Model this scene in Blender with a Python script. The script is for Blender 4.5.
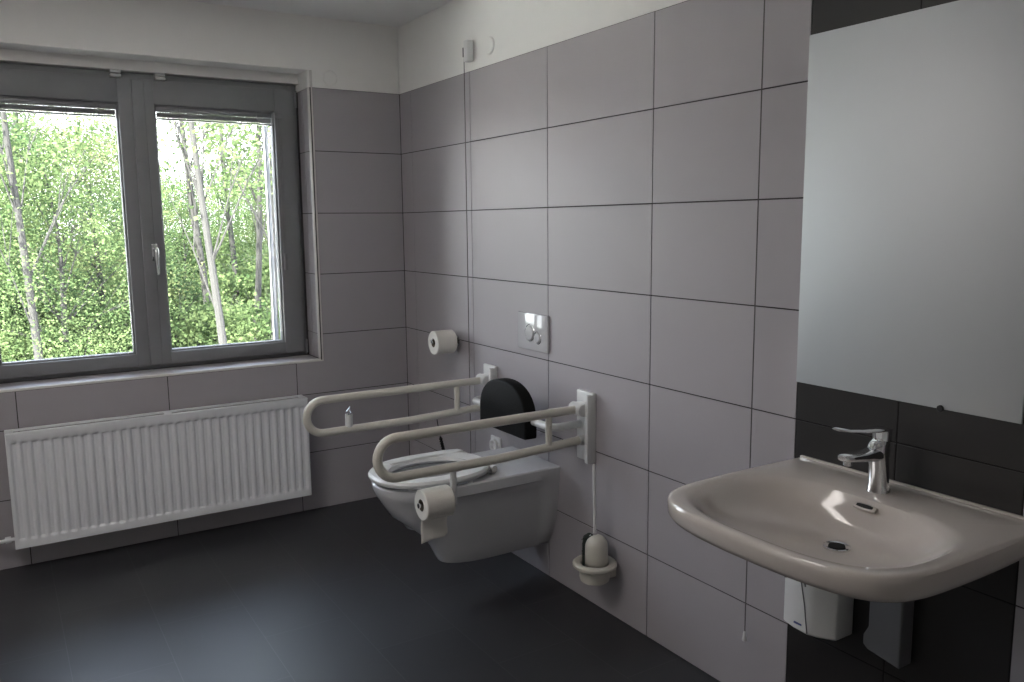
import bpy, bmesh, math, random
from mathutils import Vector, Matrix
random.seed(7)
C = bpy.context.scene
COL = C.collection
for o in list(bpy.data.objects):
    bpy.data.objects.remove(o, do_unlink=True)

# ------------------------------------------------------------------ camera
cam_d = bpy.data.cameras.new('camera'); cam = bpy.data.objects.new('camera', cam_d); COL.objects.link(cam)
F_ = Vector((0.52478054, 0.83951634, -0.14077536)); R_ = Vector((0.84715631, -0.53124797, -0.01008844)); U_ = Vector((0.08325604, 0.11396452, 0.98999016))
m = Matrix.Identity(4)
for i in range(3):
    m[i][0] = R_[i]; m[i][1] = U_[i]; m[i][2] = -F_[i]
m.translation = Vector((-1.8398, -4.0033, 1.4412))
cam.matrix_world = m
cam_d.sensor_width = 36; cam_d.lens = 828.18 / 1024 * 36; cam_d.clip_start = 0.02; cam_d.clip_end = 500
C.camera = cam

# ------------------------------------------------------------------ world, sun, exposure
C.view_settings.view_transform = 'Standard'; C.view_settings.look = 'None'
C.view_settings.gamma = 1; C.view_settings.use_curve_mapping = False
C.view_settings.exposure = 1.3
W = bpy.data.worlds.new('sky'); C.world = W; W.use_nodes = True
nt = W.node_tree; nt.nodes.clear()
wo = nt.nodes.new('ShaderNodeOutputWorld'); bg = nt.nodes.new('ShaderNodeBackground')
tc = nt.nodes.new('ShaderNodeTexCoord'); sp = nt.nodes.new('ShaderNodeSeparateXYZ'); cr = nt.nodes.new('ShaderNodeValToRGB')
nt.links.new(tc.outputs['Generated'], sp.inputs[0]); nt.links.new(sp.outputs['Z'], cr.inputs[0])
cr.color_ramp.elements[0].position = 0.0; cr.color_ramp.elements[0].color = (1.0, 0.98, 1.0, 1)
cr.color_ramp.elements[1].position = 0.7; cr.color_ramp.elements[1].color = (0.66, 0.76, 1.0, 1)
nt.links.new(cr.outputs[0], bg.inputs[0]); bg.inputs[1].default_value = 4.1
nt.links.new(bg.outputs[0], wo.inputs[0])
sun_d = bpy.data.lights.new('sun', 'SUN'); sun_d.energy = 42.0; sun_d.angle = 0.02; sun_d.color = (1.0, 0.95, 0.85)
sun = bpy.data.objects.new('sun', sun_d); COL.objects.link(sun)
sun.location = (-10, -20, 30)
sun.rotation_euler = Vector((0.55, 0.42, -1.0)).to_track_quat('-Z', 'Y').to_euler()
# sampling portal over the window opening (it gives off no light of its own)
por_d = bpy.data.lights.new('window_daylight', 'AREA'); por_d.shape = 'RECTANGLE'; por_d.size = 1.6; por_d.size_y = 1.45
por = bpy.data.objects.new('window_daylight', por_d); COL.objects.link(por)
por.location = (-1.22, 0.42, 1.48); por.rotation_euler = (math.radians(-90), 0, 0)
por_d.cycles.is_portal = True

# ------------------------------------------------------------------ materials
def mat(name, col, rough=0.5, metal=0.0, spec=0.5, noise=None, bump=None, coat=0.0, sss=0):
    M = bpy.data.materials.new(name); M.use_nodes = True
    n = M.node_tree.nodes; l = M.node_tree.links; b = n['Principled BSDF']
    b.inputs['Base Color'].default_value = (*col, 1); b.inputs['Roughness'].default_value = rough
    b.inputs['Metallic'].default_value = metal; b.inputs['Specular IOR Level'].default_value = spec
    b.inputs['Coat Weight'].default_value = coat; b.inputs['Coat Roughness'].default_value = 0.05
    t = n.new('ShaderNodeTexCoord')
    sc, amt = noise or (30, 0.04)
    nz = n.new('ShaderNodeTexNoise'); nz.inputs['Scale'].default_value = sc; nz.inputs['Detail'].default_value = 4
    l.new(t.outputs['Object'], nz.inputs['Vector'])
    mx = n.new('ShaderNodeMix'); mx.data_type = 'RGBA'
    mx.inputs[6].default_value = (*[c * (1 - amt) for c in col], 1); mx.inputs[7].default_value = (*[min(1, c * (1 + amt)) for c in col], 1)
    l.new(nz.outputs['Fac'], mx.inputs[0]); l.new(mx.outputs[2], b.inputs['Base Color'])
    if bump:
        nb = n.new('ShaderNodeTexNoise'); nb.inputs['Scale'].default_value = bump[0]; nb.inputs['Detail'].default_value = 3
        l.new(t.outputs['Object'], nb.inputs['Vector'])
        bp = n.new('ShaderNodeBump'); bp.inputs['Strength'].default_value = bump[1]; bp.inputs['Distance'].default_value = 0.01
        l.new(nb.outputs['Fac'], bp.inputs['Height']); l.new(bp.outputs[0], b.inputs['Normal'])
    return M
M = {}
M['plaster'] = mat('white_plaster', (0.86, 0.85, 0.83), 0.9, noise=(12, 0.02), bump=(220, 0.06))
M['ceiling'] = mat('ceiling_paint', (0.88, 0.88, 0.88), 0.9, noise=(9, 0.02))
M['tile'] = mat('grey_wall_tile', (0.385, 0.362, 0.385), 0.44, noise=(3.5, 0.03), spec=0.6)
M['grout'] = mat('dark_grout', (0.045, 0.04, 0.04), 0.9)
M['darktile'] = mat('black_brown_tile', (0.016, 0.014, 0.014), 0.45, noise=(5, 0.06))
M['darkgrout'] = mat('black_grout', (0.007, 0.006, 0.006), 0.9)
M['frame'] = mat('anthracite_window_paint', (0.22, 0.22, 0.235), 0.5)
M['gasket'] = mat('black_gasket', (0.012, 0.012, 0.014), 0.6)
M['alu'] = mat('aluminium', (0.6, 0.6, 0.62), 0.35, metal=0.9)
M['blind'] = mat('grey_blind_slats', (0.26, 0.26, 0.28), 0.45)
M['chrome'] = mat('chrome', (0.75, 0.76, 0.78), 0.09, metal=1.0, noise=(4, 0.01))
M['enamel'] = mat('white_radiator_enamel', (0.80, 0.81, 0.84), 0.35, noise=(6, 0.015))
M['shadow_in'] = mat('dark_radiator_inside', (0.10, 0.10, 0.10), 0.8)
M['ceramic'] = mat('white_ceramic', (0.58, 0.58, 0.60), 0.12, noise=(4, 0.01), coat=0.5)
M['sinkceramic'] = mat('warm_white_ceramic', (0.55, 0.50, 0.465), 0.11, noise=(4, 0.01), coat=0.5)
M['plastic'] = mat('white_plastic', (0.70, 0.70, 0.70), 0.3, noise=(6, 0.01))
M['rail'] = mat('cream_coated_rail', (0.62, 0.59, 0.53), 0.28, noise=(6, 0.02))
M['black'] = mat('black_padding', (0.004, 0.004, 0.004), 0.65, noise=(60, 0.1), bump=(160, 0.15), spec=0.15)
M['paper'] = mat('toilet_paper', (0.76, 0.73, 0.68), 0.95, noise=(20, 0.03), bump=(300, 0.2))
M['card'] = mat('cardboard_core', (0.16, 0.13, 0.10), 0.9)
M['dark'] = mat('dark_hole', (0.01, 0.01, 0.01), 0.7)
M['cord'] = mat('grey_cord', (0.10, 0.09, 0.09), 0.8)
M['bristle'] = mat('dark_bristles', (0.02, 0.025, 0.02), 0.9, noise=(300, 0.5))
M['greybox'] = mat('grey_plastic', (0.15, 0.15, 0.16), 0.45)
M['trim'] = mat('tile_edge_profile', (0.60, 0.58, 0.56), 0.4)
M['bluemark'] = mat('blue_print', (0.05, 0.07, 0.25), 0.5)
M['bark'] = mat('tree_bark', (0.014, 0.013, 0.012), 0.95, noise=(9, 0.35), bump=(30, 0.6))
M['palebark'] = mat('pale_tree_bark', (0.020, 0.019, 0.019), 0.95, noise=(9, 0.25), bump=(30, 0.6))

def floor_mat():
    Mx = mat('anthracite_floor_tile', (0.030, 0.030, 0.034), 0.42, noise=(6, 0.15), spec=0.5)
    n = Mx.node_tree.nodes; l = Mx.node_tree.links; b = n['Principled BSDF']
    geo = n.new('ShaderNodeNewGeometry'); mp = n.new('ShaderNodeMapping'); mp.vector_type = 'POINT'
    mp.inputs['Rotation'].default_value = (0, 0, math.pi / 2); mp.inputs['Location'].default_value = (0, 0.23, 0)
    l.new(geo.outputs['Position'], mp.inputs['Vector'])
    br = n.new('ShaderNodeTexBrick'); br.offset = 0.5; br.inputs['Scale'].default_value = 1
    br.inputs['Brick Width'].default_value = 0.6; br.inputs['Row Height'].default_value = 0.3; br.inputs['Mortar Size'].default_value = 0.0016
    br.inputs['Mortar Smooth'].default_value = 0.2
    br.inputs['Color1'].default_value = (0.029, 0.029, 0.033, 1); br.inputs['Color2'].default_value = (0.034, 0.034, 0.038, 1)
    br.inputs['Mortar'].default_value = (0.055, 0.055, 0.06, 1)
    l.new(mp.outputs[0], br.inputs['Vector']); l.new(br.outputs['Color'], b.inputs['Base Color'])
    return Mx
M['floor'] = floor_mat()

def mirror_mat():
    Mx = mat('matt_filmed_mirror', (0.61, 0.63, 0.65), 0.6, metal=1.0, noise=(2, 0.01))
    return Mx
M['mirror'] = mirror_mat()

def glass_mat():
    Mx = bpy.data.materials.new('window_glass'); Mx.use_nodes = True
    n = Mx.node_tree.nodes; l = Mx.node_tree.links; n.clear()
    o = n.new('ShaderNodeOutputMaterial'); mix = n.new('ShaderNodeMixShader'); t = n.new('ShaderNodeBsdfTransparent'); g = n.new('ShaderNodeBsdfGlossy')
    t.inputs[0].default_value = (0.93, 0.96, 0.95, 1); g.inputs['Roughness'].default_value = 0.02
    fr = n.new('ShaderNodeFresnel'); fr.inputs[0].default_value = 1.3
    l.new(fr.outputs[0], mix.inputs[0]); l.new(t.outputs[0], mix.inputs[1]); l.new(g.outputs[0], mix.inputs[2]); l.new(mix.outputs[0], o.inputs[0])
    return Mx
M['glass'] = glass_mat()

def leaf_mat(name, c1, c2):
    Mx = bpy.data.materials.new(name); Mx.use_nodes = True
    n = Mx.node_tree.nodes; l = Mx.node_tree.links; n.clear()
    o = n.new('ShaderNodeOutputMaterial'); mix = n.new('ShaderNodeMixShader'); mix.inputs[0].default_value = 0.45
    d = n.new('ShaderNodeBsdfDiffuse'); t = n.new('ShaderNodeBsdfTranslucent')
    tc = n.new('ShaderNodeTexCoord'); nz = n.new('ShaderNodeTexNoise'); nz.inputs['Scale'].default_value = 1.6; nz.inputs['Detail'].default_value = 6
    l.new(tc.outputs['Object'], nz.inputs['Vector'])
    cr = n.new('ShaderNodeValToRGB'); cr.color_ramp.elements[0].position = 0.35; cr.color_ramp.elements[1].position = 0.65
    cr.color_ramp.elements[0].color = (*c1, 1); cr.color_ramp.elements[1].color = (*c2, 1)
    l.new(nz.outputs['Fac'], cr.inputs[0]); l.new(cr.outputs[0], d.inputs[0]); l.new(cr.outputs[0], t.inputs[0])
    l.new(d.outputs[0], mix.inputs[1]); l.new(t.outputs[0], mix.inputs[2]); l.new(mix.outputs[0], o.inputs[0])
    return Mx
M['leaf_a'] = leaf_mat('spring_leaves', (0.036, 0.062, 0.026), (0.115, 0.150, 0.068))
M['leaf_b'] = leaf_mat('green_leaves', (0.026, 0.050, 0.024), (0.082, 0.125, 0.062))
M['leaf_c'] = leaf_mat('yellow_leaves', (0.07, 0.085, 0.036), (0.15, 0.165, 0.085))
M['bounce'] = mat('pale_bounce_surface', (0.82, 0.80, 0.78), 0.9, noise=(1.5, 0.08))  # very pale, for the unseen slab added to throw sunlight indoors
M['ground'] = mat('forest_ground', (0.03, 0.033, 0.025), 0.95, noise=(0.6, 0.4))

# ------------------------------------------------------------------ mesh helpers
def NB(): return bmesh.new()
def tag(o, label=None, cat=None, group=None, kind=None):
    if label: o['label'] = label
    if cat: o['category'] = cat
    if group: o['group'] = group
    if kind: o['kind'] = kind
    return o
def obj(name, bm, mats, parent=None, smooth=True, bevel=0.0, sub=0):
    bmesh.ops.recalc_face_normals(bm, faces=bm.faces)
    me = bpy.data.meshes.new(name); bm.to_mesh(me); bm.free()
    o = bpy.data.objects.new(name, me); COL.objects.link(o)
    for x in (mats if isinstance(mats, (list, tuple)) else [mats]): me.materials.append(x)
    if smooth:
        me.polygons.foreach_set('use_smooth', [True] * len(me.polygons))
        me.set_sharp_from_angle(angle=math.radians(38))
    if bevel:
        b = o.modifiers.new('bevel', 'BEVEL'); b.width = bevel; b.segments = 3; b.limit_method = 'ANGLE'; b.angle_limit = math.radians(40)
    if sub:
        s = o.modifiers.new('sub', 'SUBSURF'); s.levels = sub; s.render_levels = sub
    if parent: o.parent = parent; o.matrix_parent_inverse = parent.matrix_world.inverted()
    return o
def empty(name, loc):
    o = bpy.data.objects.new(name, None); COL.objects.link(o); o.location = loc
    o.matrix_world = Matrix.Translation(loc); o.empty_display_size = 0.1
    return o
def box(bm, x0, x1, y0, y1, z0, z1, mi=0, bev=0.0):
    vs = [bm.verts.new((x, y, z)) for x in (x0, x1) for y in (y0, y1) for z in (z0, z1)]
    fs = []
    for q in ((0, 1, 3, 2), (4, 6, 7, 5), (0, 4, 5, 1), (2, 3, 7, 6), (0, 2, 6, 4), (1, 5, 7, 3)):
        f = bm.faces.new([vs[i] for i in q]); f.material_index = mi; fs.append(f)
    bmesh.ops.recalc_face_normals(bm, faces=fs)
    if bev:
        es = list({e for f in fs for e in f.edges})
        r = bmesh.ops.bevel(bm, geom=es, offset=bev, segments=2, profile=0.5, affect='EDGES', clamp_overlap=True)
        for f in r['faces']: f.material_index = mi
def tube(bm, pts, r, seg=16, cap=True, mi=0):
    pts = [Vector(p) for p in pts]; n = len(pts)
    rr = r if isinstance(r, (list, tuple)) else [r] * n
    tans = []
    for i in range(n):
        a = pts[max(i - 1, 0)]; b = pts[min(i + 1, n - 1)]; tans.append((b - a).normalized())
    t0 = tans[0]; up = Vector((0, 0, 1)) if abs(t0.z) < 0.9 else Vector((1, 0, 0))
    nrm = t0.cross(up).normalized(); rings = []
    for i in range(n):
        t = tans[i]; nrm = (nrm - t * nrm.dot(t)).normalized(); bi = t.cross(nrm)
        rings.append([bm.verts.new(pts[i] + (nrm * math.cos(2 * math.pi * k / seg) + bi * math.sin(2 * math.pi * k / seg)) * rr[i]) for k in range(seg)])
    for i in range(n - 1):
        for k in range(seg):
            f = bm.faces.new([rings[i][k], rings[i][(k + 1) % seg], rings[i + 1][(k + 1) % seg], rings[i + 1][k]]); f.material_index = mi
    if cap:
        bm.faces.new(rings[0][::-1]).material_index = mi; bm.faces.new(rings[-1]).material_index = mi
def loft(bm, rings, cap0=True, cap1=True, mi=0):
    R = [[bm.verts.new(p) for p in r] for r in rings]; n = len(R[0])
    for i in range(len(R) - 1):
        for k in range(n):
            bm.faces.new([R[i][k], R[i][(k + 1) % n], R[i + 1][(k + 1) % n], R[i + 1][k]]).material_index = mi
    if cap0: bm.faces.new(R[0][::-1]).material_index = mi
    if cap1: bm.faces.new(R[-1]).material_index = mi
    return R
def lathe(bm, prof, c, axis='z', seg=32, mi=0):
    rings = []
    for (r, h) in prof:
        ring = []
        for k in range(seg):
            a = 2 * math.pi * k / seg; u = r * math.cos(a); v = r * math.sin(a)
            if axis == 'z': p = (c[0] + u, c[1] + v, c[2] + h)
            elif axis == 'x': p = (c[0] + h, c[1] + u, c[2] + v)
            else: p = (c[0] + u, c[1] + h, c[2] + v)
            ring.append(p)
        rings.append(ring)
    loft(bm, rings, True, True, mi)
def arc(c, r, a0, a1, n, f):
    return [f(c[0] + r * math.cos(a0 + (a1 - a0) * i / n), c[1] + r * math.sin(a0 + (a1 - a0) * i / n)) for i in range(n + 1)]
def prism_x(bm, poly, x0, x1, mi=0):
    loft(bm, [[(x0, y, z) for y, z in poly], [(x1, y, z) for y, z in poly]], mi=mi)

# ------------------------------------------------------------------ room shell
XL, YB, ZC = -3.05, -4.95, 2.43
G = 0.0019       # half joint
b = NB(); box(b, XL - 0.2, 0.2, YB - 0.2, 0.45, -0.2, 0.0)
tag(obj('floor', b, M['floor'], smooth=False), kind='structure')
b = NB(); box(b, XL - 0.2, 0.2, YB - 0.2, 0.45, ZC, ZC + 0.2)
tag(obj('ceiling', b, M['ceiling'], smooth=False), kind='structure')
TOP = 2.1
def tile_quad(bm, axis, u0, u1, z0, z1, mi):
    if u1 - u0 < 0.012 or z1 - z0 < 0.012: return
    u0 += G; u1 -= G; z0 += G; z1 -= G
    if axis == 'x': box(bm, 0.0, 0.007, u0, u1, z0, z1, mi, 0.0009)
    elif axis == 'y': box(bm, u0, u1, 0.0, 0.007, z0, z1, mi, 0.0009)
    elif axis == 'rev': box(bm, -0.478, -0.471, u0, u1, z0, z1, mi, 0.0009)
# right wall  (material slots: plaster, tile, grout, dark tile, dark grout)
b = NB()
box(b, 0.004, 0.2, YB - 0.2, 0.45, TOP, ZC, 0)
box(b, 0.002, 0.2, YB - 0.2, 0.45, 0, TOP, 2)
ys = [0, -0.13, -0.73, -1.33, -1.93, -2.53]
for i in range(len(ys) - 1):
    for k in range(7): tile_quad(b, 'x', ys[i + 1], ys[i], k * 0.3, (k + 1) * 0.3, 1)
for j in range(2):
    for k in range(7): tile_quad(b, 'x', -2.53 - 0.3 * (j + 1), -2.53 - 0.3 * j, k * 0.3, (k + 1) * 0.3, 3)
box(b, 0.0012, 0.0025, -3.13, -2.53, 0, TOP, 4)
for y1 in (-3.13, -3.73, -4.33):
    for k in range(7): tile_quad(b, 'x', y1 - 0.6, y1, k * 0.3, (k + 1) * 0.3, 1)
tag(obj('wall_right', b, [M['plaster'], M['tile'], M['grout'], M['darktile'], M['darkgrout']], smooth=False), kind='structure')
# window wall with its opening
OX0, OX1, OZ0, OZ1 = -1.99, -0.478, 0.775, 2.18
b = NB()
def wallbox(z0, z1, mi, y0):
    for (x0, x1) in ((XL - 0.2, OX0), (OX1 + 0.007, 0.0)):
        box(b, x0, x1, y0, 0.40, z0, z1, mi)
wallbox(TOP, ZC, 0, 0.004); wallbox(0, TOP, 2, 0.002)
box(b, OX0, OX1 + 0.007, 0.002, 0.40, 0, OZ0 - 0.007, 2)
box(b, OX0, OX1 + 0.007, 0.004, 0.40, OZ1, ZC, 0)
box(b, OX0, OX1 + 0.001, 0.145, 0.40, 2.134, OZ1 + 0.001, 0)
box(b, -0.4782, -0.471, 0.004, 0.40, TOP, OZ1, 0)
xs = [0, -0.6, -1.2, -1.8, -2.4, -3.0]
for i in range(len(xs) - 1):
    for k in range(7):
        z0, z1, x0, x1 = k * 0.3, (k + 1) * 0.3, xs[i + 1], xs[i]
        if z1 <= OZ0 - 0.01: tile_quad(b, 'y', x0, x1, z0, z1, 1); continue
        if x1 > OX1:
            if z0 < OZ0: box(b, OX1 + 0.020 + G, x1 - G, 0.0, 0.007, z0 + G, z1 - G, 1)
            else: tile_quad(b, 'y', max(x0, OX1 + 0.020), x1, z0, z1, 1)
        if x0 < OX0: tile_quad(b, 'y', x0, min(x1, OX0 - 0.012), z0, z1, 1)
        if z0 < OZ0:
            if x1 > OX1: box(b, x0 + G, OX1 + 0.020 + G, 0.0, 0.007, z0 + G, OZ0 - 0.012, 1)
            else: tile_quad(b, 'y', x0, x1, z0, OZ0 - 0.012, 1)
for k in range(2, 7):
    tile_quad(b, 'rev', 0.020, 0.10, max(k * 0.3, OZ0), (k + 1) * 0.3, 1)
    tile_quad(b, 'rev', 0.10, 0.17, max(k * 0.3, OZ0), (k + 1) * 0.3, 1)
box(b, OX0, OX1, 0.012, 0.17, OZ0 - 0.007, OZ0, 1, 0.0009)
tag(obj('wall_window', b, [M['plaster'], M['tile'], M['grout']], smooth=False), kind='structure')
b = NB(); box(b, XL - 0.2, XL, YB - 0.2, 0.0, 0, ZC)
tag(obj('wall_left', b, M['plaster'], smooth=False), kind='structure')
b = NB(); box(b, XL, 0.0, YB - 0.2, YB, 0, ZC)
tag(obj('wall_back', b, M['plaster'], smooth=False), kind='structure')
# quarter-round edge profiles round the window reveal
def qround(a, bb, cx, cz, start):
    pass
b = NB()
TR = 0.020
prof = [(TR * math.cos(t), TR * math.sin(t)) for t in [math.pi / 2 * i / 6 for i in range(7)]]
ring = lambda z: [(OX1 + TR - u, TR - v, z) for u, v in prof] + [(OX1 + TR, TR, z)]
loft(b, [ring(OZ0 - 0.012), ring(OZ1)])
tag(obj('trim_1', b, M['trim']), kind='structure')
b = NB()
TR = 0.012
prof = [(u * 0.6, v * 0.6) for u, v in prof]
ring = lambda x: [(x, TR - u, OZ0 - TR + v) for u, v in prof] + [(x, TR, OZ0 - TR)]
loft(b, [ring(OX0 - 0.012), ring(OX1 + 0.020)])
tag(obj('trim_2', b, M['trim']), kind='structure')

# ------------------------------------------------------------------ window
FY = 0.17
win = tag(empty('window_1', (-1.2225, FY, OZ0)), kind='structure')
def ringframe(bm, x0, x1, z0, z1, wl, wr, wb, wt, y0, y1, mi=0, bev=0.003):
    box(bm, x0, x0 + wl, y0, y1, z0, z1, mi, bev); box(bm, x1 - wr, x1, y0, y1, z0, z1, mi, bev)
    box(bm, x0 + wl - 0.001, x1 - wr + 0.001, y0 + 0.0003, y1, z0, z0 + wb, mi, bev); box(bm, x0 + wl - 0.001, x1 - wr + 0.001, y0 + 0.0003, y1, z1 - wt, z1, mi, bev)
b = NB(); ringframe(b, OX0, OX1 - 0.004, OZ0, 2.132, 0.05, 0.045, 0.05, 0.075, FY + 0.012, FY + 0.09)
obj('window_frame', b, M['frame'], win)
b = NB(); ringframe(b, OX0, OX1, OZ0, 2.134, 0.015, 0.02, 0.016, 0.025, FY + 0.035, FY + 0.10)
obj('gasket', b, M['gasket'], win)
sashes = [(-1.955, -1.213, 0.11, 0.088, 'l'), (-1.213, -0.502, 0.063, 0.099, 'r')]
for (x0, x1, wl, wr, s) in sashes:
    b = NB(); ringframe(b, x0, x1, 0.795, 2.102, wl, wr, 0.058, 0.108, FY - 0.012, FY + 0.055)
    # inner glazing step
    ringframe(b, x0 + wl - 0.012, x1 - wr + 0.012, 0.795 + 0.046, 2.102 - 0.096, 0.02, 0.02, 0.02, 0.02, FY + 0.008, FY + 0.05)
    sa = obj('window_sash', b, M['frame'], win)
    gx0, gx1 = x0 + wl, x1 - wr
    b = NB(); box(b, gx0 - 0.003, gx1 + 0.003, FY + 0.036, FY + 0.040, 0.85, 2.0)
    obj('glass_pane', b, M['glass'], sa, smooth=False)
    # raised slatted blind packed under the top rail
    b = NB()
    box(b, gx0 + 0.009, gx1 - 0.009, FY + 0.010, FY + 0.030, 1.966, 1.988, 0, 0.002)
    for k in range(7):
        z = 1.9625 - k * 0.0032
        box(b, gx0 + 0.012, gx1 - 0.012, FY + 0.009 + 0.001 * (k % 2), FY + 0.031, z - 0.0014, z + 0.0006)
    box(b, gx0 + 0.010, gx1 - 0.010, FY + 0.010, FY + 0.029, 1.930, 1.938, 0, 0.002)
    for u in (0.2, 0.62, 0.85):
        cx = gx0 + (gx1 - gx0) * u
        tube(b, [(cx, FY + 0.007, 1.986), (cx + 0.002, FY + 0.006, 1.955), (cx, FY + 0.007, 1.932)], 0.002, 6)
    obj('blind', b, M['blind'], sa)
# overlapping mullion cover
b = NB(); box(b, -1.243, -1.190, FY - 0.022, FY - 0.008, 0.80, 2.098, 0, 0.004)
obj('mullion_cover', b, M['frame'], win)
# blind cord loop and weight on the right sash, guide rail outside
b = NB()
for dx in (0, 0.012):
    tube(b, [(-0.588 + dx, FY - 0.016, 1.985), (-0.588 + dx, FY - 0.017, 1.30)], 0.0016, 6)
tube(b, [(-0.582, FY - 0.018, 1.30), (-0.582, FY - 0.018, 1.22)], [0.009, 0.008], 10)
box(b, -0.60, -0.565, FY - 0.022, FY - 0.010, 1.965, 1.99, 0, 0.003)
obj('blind_cord', b, M['frame'], win)
b = NB(); box(b, -0.625, -0.605, FY + 0.10, FY + 0.125, 0.85, 2.05, 0, 0.002)
obj('guide_rail', b, M['alu'], win)
# window handle
b = NB(); box(b, -1.208, -1.180, FY - 0.032, FY - 0.022, 1.285, 1.365, 0, 0.005)
lathe(b, [(0.011, 0), (0.011, -0.03)], (-1.194, FY - 0.030, 1.335), 'y', 20)
hd = obj('window_handle', b, M['chrome'], win)
b = NB(); tube(b, [(-1.194, FY - 0.062, 1.345), (-1.194, FY - 0.068, 1.330), (-1.194, FY - 0.070, 1.30), (-1.193, FY - 0.068, 1.225)], [0.010, 0.012, 0.010, 0.0075], 14)
obj('handle_lever', b, M['chrome'], hd)
# white hinge clips and corner hinge
for cx in (-1.303, -1.118):
    b = NB(); box(b, cx - 0.022, cx + 0.022, FY - 0.024, FY + 0.012, 2.104, 2.116, 0, 0.002); box(b, cx - 0.022, cx + 0.022, FY - 0.022, FY + 0.012, 2.121, 2.133, 0, 0.002)
    obj('hinge_clip', b, M['plastic'], win)
b = NB(); tube(b, [(-0.493, FY - 0.016, 2.02), (-0.493, FY - 0.016, 2.10)], 0.006, 12); box(b, -0.51, -0.493, FY - 0.014, FY - 0.008, 2.03, 2.09)
obj('hinge', b, M['frame'], win)
b = NB(); tube(b, [(-0.493, FY - 0.016, 0.79), (-0.493, FY - 0.016, 0.86)], 0.006, 12)
obj('hinge', b, M['frame'], win)
# outside ledge
b = NB(); box(b, OX0, OX1, FY + 0.10, 0.46, OZ0 - 0.02, OZ0 + 0.01)
obj('outside_sill', b, M['alu'], win)

# ------------------------------------------------------------------ radiator
rx0, rx1, rz0, rz1, ryf, ryb = -1.853, -0.592, 0.122, 0.606, -0.128, -0.035
rad = tag(empty('radiator', (-1.22, -0.07, rz0)), 'white ribbed steel panel radiator on the tiled wall under the window', 'radiator')
b = NB()
NR = 33; per = (rx1 - rx0 - 0.02) / NR; cols = []
x = rx0; xsn = [rx0, rx0 + 0.004]
for i in range(NR):
    for u in (0.08, 0.22, 0.34, 0.5, 0.66, 0.78, 0.92): xsn.append(rx0 + 0.01 + (i + u) * per)
xsn += [rx1 - 0.004, rx1]
zs = [rz0, rz0 + 0.004, rz0 + 0.030, rz0 + 0.036, rz0 + 0.041, rz0 + 0.05, rz1 - 0.05, rz1 - 0.041, rz1 - 0.036, rz1 - 0.030, rz1 - 0.004, rz1]
def depth(x, z):
    if x < rx0 + 0.01 or x > rx1 - 0.01: return 0.0 if (rx0 + 0.003 < x < rx1 - 0.003) else 0.004
    u = ((x - rx0 - 0.01) / per) % 1.0
    c = 0.0
    if 0.3 < u < 0.7: c = 1.0
    elif 0.2 < u <= 0.3 or 0.7 <= u < 0.8: c = 0.55
    zz = min(z - rz0, rz1 - z)
    k = 0 if zz < 0.033 else (0.35 if zz < 0.038 else (1.0 if zz < 0.045 else 1.0))
    return 0.0115 * c * k
grid = [[b.verts.new((x, ryf + depth(x, z), z)) for z in zs] for x in xsn]
for i in range(len(xsn) - 1):
    for j in range(len(zs) - 1): b.faces.new([grid[i][j], grid[i + 1][j], grid[i + 1][j + 1], grid[i][j + 1]])
# back of the sheet
bk = [b.verts.new((xx, ryf + 0.018, zz)) for xx, zz in ((rx0, rz0), (rx1, rz0), (rx1, rz1), (rx0, rz1))]
b.faces.new(bk)
b.faces.new([bk[0], bk[3]] + [grid[0][j] for j in range(len(zs) - 1, -1, -1)])
b.faces.new([bk[1], bk[2]] + [grid[-1][j] for j in range(len(zs) - 1, -1, -1)])
b.faces.new([bk[0], bk[1]] + [grid[i][0] for i in range(len(xsn) - 1, -1, -1)])
b.faces.new([bk[3], bk[2]] + [grid[i][-1] for i in range(len(xsn) - 1, -1, -1)])
obj('front_panel', b, M['enamel'], rad)
b = NB(); box(b, rx0 + 0.01, rx1 - 0.01, ryb - 0.012, ryb, rz0 + 0.01, rz1 - 0.01, 0, 0.003)
obj('back_panel', b, M['enamel'], rad)
b = NB()
for i in range(60):
    x = rx0 + 0.03 + i * (rx1 - rx0 - 0.06) / 59
    box(b, x - 0.001, x + 0.001, ryf + 0.02, ryb - 0.014, rz0 + 0.02, rz1 - 0.03)
obj('convector_fins', b, M['shadow_in'], rad, smooth=False)
b = NB()
box(b, rx0, rx1, ryf, ryf + 0.022, rz1 - 0.002, rz1 + 0.006, 0, 0.002); box(b, rx0, rx1, ryb - 0.022, ryb, rz1 - 0.002, rz1 + 0.006, 0, 0.002)
n = 3
for i in range(n):
    x = rx0 + i * (rx1 - rx0 - 0.03) / (n - 1); box(b, x, x + 0.03, ryf + 0.01, ryb - 0.01, rz1 - 0.002, rz1 + 0.005, 0, 0.001)
obj('top_grille', b, M['enamel'], rad)
for xx in (rx0, rx1 - 0.003):
    b = NB(); box(b, xx, xx + 0.003, ryf + 0.012, ryb, rz0 + 0.003, rz1 + 0.003, 0, 0.001)
    obj('side_cover', b, M['enamel'], rad)
for xx in (rx0 + 0.25, rx1 - 0.25):
    b = NB(); box(b, xx - 0.015, xx + 0.015, ryb - 0.004, -0.0005, rz0 + 0.1, rz1 - 0.05, 0, 0.002)
    obj('wall_bracket', b, M['enamel'], rad)
b = NB(); tube(b, [(rx0 + 0.01, -0.075, rz0 + 0.03), (rx0 - 0.03, -0.075, rz0 + 0.028), (rx0 - 0.055, -0.07, rz0 + 0.025), (rx0 - 0.065, -0.04, rz0 + 0.025), (rx0 - 0.065, -0.0005, rz0 + 0.025)], [0.008, 0.008, 0.008, 0.008, 0.008], 12)
tube(b, [(rx0 - 0.012, -0.075, rz0 + 0.03), (rx0 - 0.034, -0.075, rz0 + 0.029)], 0.014, 12)
obj('valve_pipe', b, M['enamel'], rad)

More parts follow.
